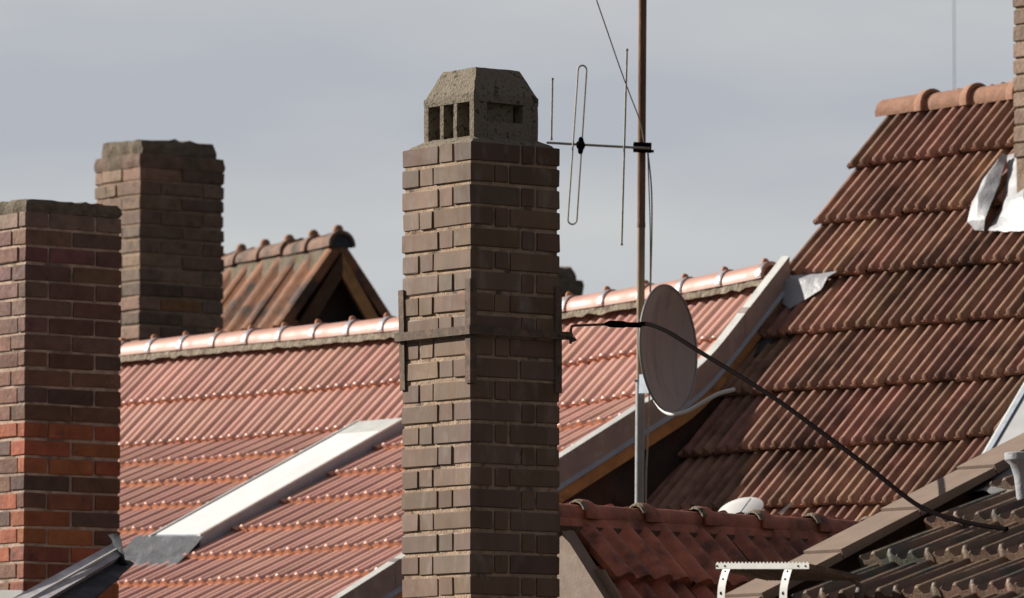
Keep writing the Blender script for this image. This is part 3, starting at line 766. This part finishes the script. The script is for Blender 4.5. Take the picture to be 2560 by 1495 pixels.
for i in range(8):
    uA = -.20+i*LH-.03+.0; uB_ = uA+LH+.05
    a = H0_+rH*uA+UP*(slz*uA-.008); b = H0_+rH*uB_+UP*(slz*uB_-.012)
    c = MB(); Ln = (b-a).length
    ridge_cap(c, a, b, .05, fH, span=100, th=.012, rings=[(0, .066), (.012, .070), (.05, .068), (.085, .054), (.11, .050), (Ln, .048)])
    o = c.build('ridge_tile', M['tile_red'], tHh)
    q = MB(); tp = a+(b-a).normalized()*.0; ridge_cap(q, tp-(b-a).normalized()*.012, tp+(b-a).normalized()*.02, .066, fH, span=70, th=.006, rings=[(0, .060+.002*(i % 2)), (.015, .069), (.032, .067)])
    q.build('joint_mortar', M['concrete'], o)
# wing of the ridge tile + mortar bed
q = MB(); a_ = []; b_ = []; c_ = []
for i in range(70):
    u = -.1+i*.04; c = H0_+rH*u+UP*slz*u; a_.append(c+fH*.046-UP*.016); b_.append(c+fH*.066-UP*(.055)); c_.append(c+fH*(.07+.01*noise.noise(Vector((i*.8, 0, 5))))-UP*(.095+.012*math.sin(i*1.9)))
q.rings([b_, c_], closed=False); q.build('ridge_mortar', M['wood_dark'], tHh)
q = MB(); q.rings([a_, b_], closed=False); q.build('ridge_wing', M['tile_red'], tHh)
# verge boards and gable cladding
ve = MB()
def HP(u, w, z): p = H0_+rH*u+fH*w; p.z = H0_.z-.035-PH*w+z; return p
ve.box8([HP(-.04, -.0, -.05), HP(.03, 0, -.05), HP(.03, 1.3, -.05), HP(-.04, 1.3, -.05), HP(-.04, 0, .035), HP(.03, 0, .035), HP(.03, 1.3, .035), HP(-.04, 1.3, .035)])
ve.box8([HP(-.036, -.0, -.20), HP(-.018, 0, -.20), HP(-.018, 1.3, -.20), HP(-.036, 1.3, -.20), HP(-.036, 0, -.0505), HP(-.018, 0, -.0505), HP(-.018, 1.3, -.0505), HP(-.036, 1.3, -.0505)])
ve.build('verge_board', M['slate'], tHh, smooth=False)
gc = MB(); 
for k in range(7):
    z0_, z1_ = -.42*k-.04, -.42*(k+1)-.028
    # each course of cladding slabs as a band clipped by the slope
    pass
a = HP(.02, 0, -.1); b = HP(.02, 1.3, -.1); c = HP(.02, 0, -.1)-fH*1.4-UP*1.5
n0 = gc.add([a, b, Vector((b.x, b.y, 0)), Vector((c.x, c.y, 0)), c]); gc.face((n0, n0+1, n0+2, n0+3, n0+4))
gc.build('gable_wall', M['slate'], tHh, smooth=False)
gp_ = HP(.02, 0, -.1); q = MB()
low = [hit(x, y, gp_, rH) for x, y in ((1431, 1398), (1490, 1402), (1640, 1640), (1300, 1640))]
n0 = q.add([p-rH*.016 for p in low]+[p-rH*.001 for p in low])
q.face((n0, n0+1, n0+2, n0+3))
for i in range(4): q.face((n0+i, n0+4+i, n0+4+(i+1) % 4, n0+(i+1) % 4))
q.build('cladding_slab', M['slate'], tHh, smooth=False)
ws = MB(); a = HP(2.55, 0, -.1); b = HP(0.05, 1.25, -.12); c = HP(2.55, 1.25, -.12)
ws.quad(b, c, Vector((c.x, c.y, 0)), Vector((b.x, b.y, 0))); ws.build('wall', M['wall_dark'], tHh, smooth=False)

# ------------------------------------------------------------------ house I : near dark brown roof with slate verge
THI = 52; dI, fI = dirs(THI); PI_ = 24.0; tI = math.tan(R(PI_))
I0 = V(2075, 1300, 21.2); nI = Vector((fI.x*math.sin(R(PI_)), fI.y*math.sin(R(PI_)), math.cos(R(PI_))))
OI = hit(2600, 1018, I0, nI)
def uwI(x, y, h=0): p = hit(x, y, I0+nI*h, nI); return (p-OI).dot(dI), (p-OI).dot(fI)
for q in ((2520, 1062), (1740, 1472), (2520, 1105), (1850, 1472), (2340, 1155), (2440, 1158), (2180, 1311), (2500, 1311), (2050, 1393), (1925, 1459)): print('I', q, uwI(*q))
tI_ = thing('tiled_house', 'near low-pitched dark brown tiled roof with slate verge in the lower right corner', 'house', Vector((OI.x, OI.y, 0)))
def SI(u, w, h=0): p = OI+dI*u+fI*w; p.z = OI.z-tI*w; return p+nI*h
def surfI(u, w): return SI(u, w, -.10)+nI*.008*noise.noise(Vector((u, w, 7)))
WV = .195
vb = MB(); wj = [uwI(x, y)[1] for x, y in ((2340, 1155), (2145, 1258), (2035, 1316), (1880, 1398))]
w_end = uwI(1600, 1546)[1]; cuts = [-.6, wj[0]-(wj[1]-wj[0]), wj[0], wj[1]]
stp = wj[1]-wj[0]
while cuts[-1] < w_end: cuts.append(cuts[-1]+stp)
for i in range(len(cuts)-1):
    w0, w1 = cuts[i], cuts[i+1]-.004
    vb.box8([SI(-WV, w0, -.03), SI(0, w0, -.03), SI(0, w1, -.03), SI(-WV, w1, -.03), SI(-WV, w0, -.004), SI(0, w0, -.004), SI(0, w1, .006), SI(-WV, w1, .006)])
vb.build('verge_board', M['slate'], tI_, smooth=False)
vb = MB(); vb.box8([SI(-WV+.07, -.6, -.2), SI(-.01, -.6, -.2), SI(-.01, w_end, -.2), SI(-WV+.07, w_end, -.2), SI(-WV+.07, -.6, -.031), SI(-.01, -.6, -.031), SI(-.01, w_end, -.031), SI(-WV+.07, w_end, -.031)])
vb.build('verge_batten', M['wood_dark'], tI_, smooth=False)
wA = uwI(2180, 1311, -.06)[1]; wB = uwI(2050, 1393, -.06)[1]; uu_, _ = uwI(2180, 1311, -.06)
sI = .303
print('I rows', wA, wB)
rI = []
w = wA
while w > -.4: rI.insert(0, w); w -= sI
w = wA+sI
while w < w_end+.3: rI.append(w); w += sI
tm = MB(); TWI = .185
tile_roof(tm, surfI, -WV-.05-TWI*14, -WV-.05, rI, TWI, prof_brown, lift=.045, thick=.036, jit=.004, ns=20, front=0, over=.1, nose=.8, wave=.006)
tm.build('roof_tiles', M['tile_brown'], tI_, ang=50)
dk = MB(); dk.quad(SI(0, -.6, -.15), SI(-3.5, -.6, -.15), SI(-3.5, w_end+.3, -.15), SI(0, w_end+.3, -.15))
a = SI(0, -.6, -.15); b = SI(-3.5, -.6, -.15)
dk.build('roof_deck', M['dark'], tI_, smooth=False)
wq = MB(); p = [SI(-.02, -.6, -.16), SI(-.02, w_end+.2, -.16), SI(-3.4, w_end+.2, -.16), SI(-3.4, -.6, -.16)]
for i in range(4):
    a, b = p[i], p[(i+1) % 4]; wq.quad(a, b, Vector((b.x, b.y, 0)), Vector((a.x, a.y, 0)))
wq.build('wall', M['wall_dark'], tI_, smooth=False)
# vent pipe with metal flashing
pv = hit(2524, 1225, SI(0, 0, -.05), nI)
vt = thing('vent_pipe', 'pale flared vent pipe with crinkled metal flashing at the right edge of the brown roof', 'vent pipe', pv)
q = MB(); ax = Vector((0, 0, 1)); prof_ = [(.030, -.02), (.034, .03), (.040, .075), (.052, .112), (.070, .128), (.072, .150), (.068, .153), (.060, .150), (.05, .12), (.02, .11)]
rr = [[pv+UP*z+Vector((math.cos(2*math.pi*j/28)*r, math.sin(2*math.pi*j/28)*r, 0)) for j in range(28)] for r, z in prof_]
q.rings(rr); q.build('cowl', M['white_metal'], vt, ang=40)
def lsheet(name, rows, parent, m, amp, seed):
    return sheet(name, rows, parent, m, 0, nI, SI(0, 0, -.10), amp=amp, seed=seed, sub=8)
lsheet('metal_flashing', [([(2440, 1190), (2500, 1175), (2560, 1168)], [.05, .06, .06]), ([(2410, 1215), (2480, 1212), (2560, 1205)], [.05, .06, .06]),
    ([(2385, 1240), (2450, 1246), (2560, 1243)], [.045, .05, .05])], vt, M['galv'], .012, 3)
# roof step
Zs = 20.5
stp_t = thing('roof_step', 'galvanised metal roof step with perforated rail on the brown roof at the bottom', 'roof step', V(1930, 1472, Zs))
q = MB(); a = V(1762, 1393, Zs); b = V(1991, 1393, Zs-.34); dx = (b-a)
back = V(2118, 1421, Zs-.34+.16)-b; nf = Vector((dx.y, -dx.x, 0)).normalized()
hgt = 14*K/15500*Zs
q.obox(a-UP*hgt/2, dx, Vector((0, .004, 0)), UP*hgt)
n_ = 26
for i in range(n_): # serrations
    s = a+dx*((i+.15)/n_)+UP*hgt/2
    n0 = q.add([s, s+dx*.6/n_, s+dx*.45/n_+UP*.0042, s+dx*.15/n_+UP*.0042]); q.face((n0, n0+1, n0+2, n0+3))
q.build('front_rail', M['step_metal'], stp_t, smooth=False)
q = MB()
for fr_ in (.016, .10, .888, .965):
    c = a+dx*fr_+nf*.0015; q.tube([c, c+Vector((0, .001, 0))], .0036, 10)
q.build('bolt_hole', M['black'], stp_t, smooth=False)
q = MB()
for i in range(24):
    s = a+dx*((i+.5)/24)-UP*hgt*.4+Vector((0, .006, 0)); q.bar(s, s+back*.98, .0022, .010, side=dx.normalized())
for i in range(1, 7):
    s = a+back*(i/7)-UP*hgt*.4+Vector((0, .006, 0)); q.bar(s, s+dx, .0025, .008, side=back.normalized())
q.obox(b-UP*hgt*.5, back, Vector((.003, .0, 0)), UP*hgt*.9)
q.obox(a+back-UP*hgt*.5, dx, Vector((0, .004, 0)), UP*hgt*.8)
q.build('grating', M['iron'], stp_t, smooth=False)
for px in (1785, 1938):
    q = MB(); zz = Zs-.34*(px-1762)/229; pp = [V(px+x_, y_, zz)+nf*.003 for x_, y_ in ((6, 1396), (0, 1412), (-5, 1432), (-8, 1450), (-9, 1476), (-8, 1500))]
    n0 = len(q.v); wd = dx.normalized()*.036; rr = [[p-wd/2, p+wd/2, p+wd/2+Vector((0, .006, 0)), p-wd/2+Vector((0, .006, 0))] for p in smooth_pts(pp, 3)]
    q.rings(rr); br_ = q.build('bracket', M['step_metal'], stp_t, smooth=False)
    q = MB()
    for (x_, y_, r_) in ((2, 1406, .0035), (-4, 1425, .0035), (-8, 1460, .006)):
        c = V(px+x_, y_, zz)+nf*.004; q.tube([c, c+Vector((0, .0015, 0))], r_, 8)
    q.build('bolt_hole', M['black'], br_, smooth=False)
q = MB(); q.tube(smooth_pts([V(2095, 1425, Zs-.18), V(2110, 1436, Zs-.18), V(2125, 1450, Zs-.2), V(2118, 1475, Zs-.22)], 4), .008, 8); q.build('rear_bracket', M['iron'], stp_t)

# ------------------------------------------------------------------ mast, antenna, dish
ZM = 28.0; sM = 15500/ZM/K
mt = thing('antenna_mast', 'tall rusty steel mast turning grey low down, behind the tall chimney', 'mast', V(1575, 1290, ZM)-UP*2)
def seg(name, ys, m, r):
    q = MB(); q.tube([V(1582-(y)*.0065*1.0-.5, y, ZM) for y in ys], r, 16); return q.build(name, m, mt)
r_m = 10.2/sM
seg('upper_tube', (-160, 0, 200, 362, 556), M['rust'], r_m*.98)
seg('middle_tube', (556.5, 700, 860, 940), M['pole_mid'], r_m*.95)
seg('lower_tube', (940.5, 1100, 1300, 1800), M['galv'], r_m*1.12)
seg('coupling', (548, 560), M['rust'], r_m*1.04)
at = thing('television_antenna', 'grey four-element aerial on a horizontal boom clamped to the rusty mast', 'antenna', V(1580, 363, ZM))
Za = ZM-.06
q = MB(); q.tube([V(1345, 351, Za), V(1430, 356, Za), V(1560, 363, Za), V(1600, 365, Za)], 3.2/sM, 10); q.build('boom', M['alu'], at)
for (x0, y0, x1, y1) in ((1359.5, 192, 1357, 345), (1543, 120, 1530, 604)):
    q = MB(); q.tube([V(x0, y0, Za-.015), V(x0, y0+5, Za-.015), V(x0, y0+6, Za-.015), V(x1, y1-6, Za-.015), V(x1, y1-5, Za-.015), V(x1, y1, Za-.015)], [3.4/sM, 3.4/sM, 2.4/sM, 2.4/sM, 3.4/sM, 3.4/sM], 8); q.build('element', M['alu'], at)
q = MB(); loop = []
top = (1433, 173); bot = (1408.5, 540)
for i in range(13): 
    an = math.pi*i/12; loop.append((top[0]-10.5*math.cos(an), top[1]-12*math.sin(an)))
for i in range(13):
    an = math.pi*i/12; loop.append((bot[0]+11*math.cos(an), bot[1]+12*math.sin(an)))
loop.append(loop[0])
ZL = Za-.02
lp = [V(x, y, ZL) for x, y in loop]; q.tube(lp, 2.2/sM, 8); q.build('folded_dipole', M['alu'], at)
q = MB(); p_ = [(1431, 337), (1430, 341), (1430, 347), (1429, 352), (1429, 362), (1429, 368), (1428, 376), (1427, 379)]
q.tube([V(x, y, Za-.02) for x, y in p_], [x/sM for x in (3, 6, 7, 11, 11, 7, 6, 3)], 10); q.build('junction_box', M['black'], at)
q = MB(); c = V(1580, 363, ZM); q.bar(V(1559, 362, ZM-.03), V(1603, 364, ZM-.03), .03, 24/sM, m=0); q.bar(V(1558, 362, ZM+.03), V(1603, 364, ZM+.03), .01, 18/sM)
q.tube([V(1600, 371, ZM-.03), V(1609, 373, ZM-.03)], 3.5/sM, 8); q.build('mast_clamp', M['black'], at, smooth=False)
q = MB(); q.tube(smooth_pts([V(1468, 0, ZM-.5), V(1495, 78, ZM-.35), V(1525, 165, ZM-.2), V(1553, 240, ZM-.06), V(1574, 295, ZM-.03), V(1584, 345, ZM-.03)], 4)+[V(1588, 360, ZM-.03)], 1.7/sM, 6)
q.v and q.build('guy_wire', M['alu'], None, tagd=('thin grey wire slanting down to the top of the rusty mast', 'wire'))
q = MB()
for dx_, w_ in ((0, 1.5), (6, 2)):
    q.tube(smooth_pts([V(1594, 372, ZM-.02), V(1597+dx_, 460, ZM-.02), V(1600+dx_*.7, 560, ZM-.02), V(1600+dx_*.2, 700, ZM-.01), V(1597+dx_*.2, 860, ZM), V(1598, 960, ZM), V(1596, 1060, ZM), V(1589+dx_*.3, 1160, ZM), V(1589, 1260, ZM)], 4), w_/sM, 6)
q.build('antenna_cable', M['alu'], None, tagd=('thin pale cable hanging down beside the mast below the aerial', 'cable'))
# dish
ds = thing('satellite_dish', 'large grey-brown satellite dish on the mast, seen from the side', 'satellite dish', V(1600, 935, ZM-.1))
cen = V(1646, 858, ZM-.16)
nd = Vector((.835, -.50, .02)).normalized()      # pointing direction
vert = (V(1616, 704, ZM)-V(1692, 1010, ZM)); vert = (vert-nd*vert.dot(nd)).normalized(); hor = vert.cross(nd).normalized()
Rv = 156/sM; Rh = Rv*.90; q = MB(); NR, NA = 10, 48
def dp(r, a, back=0): return cen+hor*Rh*r*math.cos(a)+vert*Rv*r*math.sin(a)+nd*(.075*(r*r-1)-back)
for sgn, bk in ((1, 0), (-1, .006)):
    rr = [[dp(max(r/NR, .001), 2*math.pi*j/NA, bk) for j in range(NA)] for r in range(NR+1)]
    q.rings(rr, cap=False)
q.build('reflector', M['dish'], ds, ang=60)
q = MB(); rr = []
for j in range(NA+1):
    an = 2*math.pi*j/NA; rr.append(dp(1.0, an, .003))
q.tube(rr, .0062, 8); q.build('rim', M['galv'], ds)
q = MB(); q.tube(smooth_pts([V(1612, 985, ZM-.08), V(1630, 1008, ZM-.16), V(1655, 1019, ZM-.25), V(1690, 1012, ZM-.3), V(1735, 987, ZM-.36), V(1768, 969, ZM-.42), V(1800, 960, ZM-.46), V(1806, 958, ZM-.46)], 4), .0095, 8)
q.build('feed_arm', M['dish_white'], ds)
q = MB(); q.bar(V(1562, 937, ZM-.02), V(1612, 940, ZM-.04), .012, .012); q.bar(V(1584, 945, ZM-.05), V(1608, 945, ZM-.12), .05, .085)
q.build('bracket', M['zinc_blue'], ds, smooth=False)

# second small dish behind the low ridge
d2 = thing('satellite_dish', 'small white oval dish peeking over the low red ridge', 'satellite dish', V(1822, 1262, 29))
cen2 = V(1822, 1254, 29); q = MB()
ax1 = (V(1880, 1236, 29)-V(1766, 1262, 29))*.5; ax2 = V(1838, 1208, 29.12)-V(1838, 1236, 29)
n2 = ax1.cross(ax2).normalized()
rr = [[cen2+ax1*(r/6)*math.cos(2*math.pi*j/32)+ax2*(r/6)*math.sin(2*math.pi*j/32)+n2*.02*(1-(r/6)**2) for j in range(32)] for r in (0.01, 1, 2, 3, 4, 5, 6)]
q.rings(rr, cap=False); q.rings([[p-n2*.008 for p in r] for r in rr], cap=False); q.build('reflector', M['dish_white'], d2, ang=60)
q = MB(); q.tube([V(1820, 1264, 28.93), V(1848, 1226, 28.93)], .003, 6); q.build('feed_arm', M['zinc_blue'], d2)
q = MB(); q.bar(V(1912, 1268, 29.5), V(1950, 1238, 29.5), .018, .012)
q.build('metal_strip', M['dish_white'], None, smooth=False, tagd=('short white slanted metal strip beside the small white dish', 'metal strip'))

# faint distant pole
q = MB(); q.tube([V(2348, 226, 90)-UP*8, V(2348, 226, 90), V(2347, -60, 90)], .010, 6)
q.build('distant_pole', mat('pole_pale', (.42, .44, .46), .6), None, tagd=('faint thin pale pole rising behind the weathered roof ridge', 'pole'))

# ------------------------------------------------------------------ zinc verge strip at the foot of the left chimney
zv = thing('roof_verge', 'blurry blue-grey zinc verge and lead skirt at the foot of the leftmost chimney', 'flashing', V(180, 1472, 29.0))
ZV = 28.9
q = MB()
A1, A2 = V(290, 1330, ZV+.10), V(20, 1478, ZV-.8)
nrm_ = Vector((-.3, -.5, .8)).normalized()
B1, B2 = V(296, 1368, ZV-.04), V(96, 1486, ZV-.86)
q.box8([A1, A2, B2, B1, A1-UP*.02+Vector((0, .25, 0)), A2-UP*.02+Vector((0, .25, 0)), B2-UP*.02+Vector((0, .25, 0)), B1-UP*.02+Vector((0, .25, 0))])
q.build('zinc_strip', M['zinc_strip'], zv, smooth=False)
q = MB(); q.bar(V(292, 1350, ZV+.02), V(58, 1482, ZV-.83), .01, .012); q.build('standing_seam', M['zinc'], zv, smooth=False)
q = MB(); n_ = 12; rr = []
L1 = [(292, 1370), (330, 1383), (360, 1388)]
rows_ = []
for i in range(n_+1):
    t = i/n_; row = []
    for j in range(9):
        s = j/8; xa = 286-(286-110)*t; ya = 1370+(1487-1370)*t; xb = 330-(330-205)*t; yb = 1384+(1500-1384)*t
        x = xa+(xb-xa)*s; y = ya+(yb-ya)*s; row.append(V(x, y+4*noise.noise(Vector((i*.5, j*.7, 0))), ZV+.06-.8*t+.02*noise.noise(Vector((i*.8, j*.9, 4)))))
    rr.append(row)
q.rings(rr, closed=False); q.rings([[p+Vector((0, .01, -.004)) for p in r] for r in rr], closed=False); q.build('lead_skirt', M['lead'], zv, ang=70)
q = MB(); pts_ = [(288, 1312), (298, 1325), (302, 1350), (308, 1380), (318, 1390)]
rr = [[V(x-22, y+4, ZV+.05), V(x-10, y+2, ZV-.03), V(x, y, ZV-.05)] for x, y in pts_]
q.rings(rr, closed=False); q.rings([[p+Vector((0, .012, 0)) for p in r] for r in rr], closed=False); q.build('lead_upstand', M['lead'], zv)
q = MB(); p = V(-15, 1452, 28.6); q.obox(p-UP*.1, V(54, 1452, 28.5)-p, Vector((0, .3, 0)), UP*.1); q.build('white_ledge', M['dish_white'], zv, smooth=False)
print('verts', sum(len(m.vertices) for m in bpy.data.meshes))
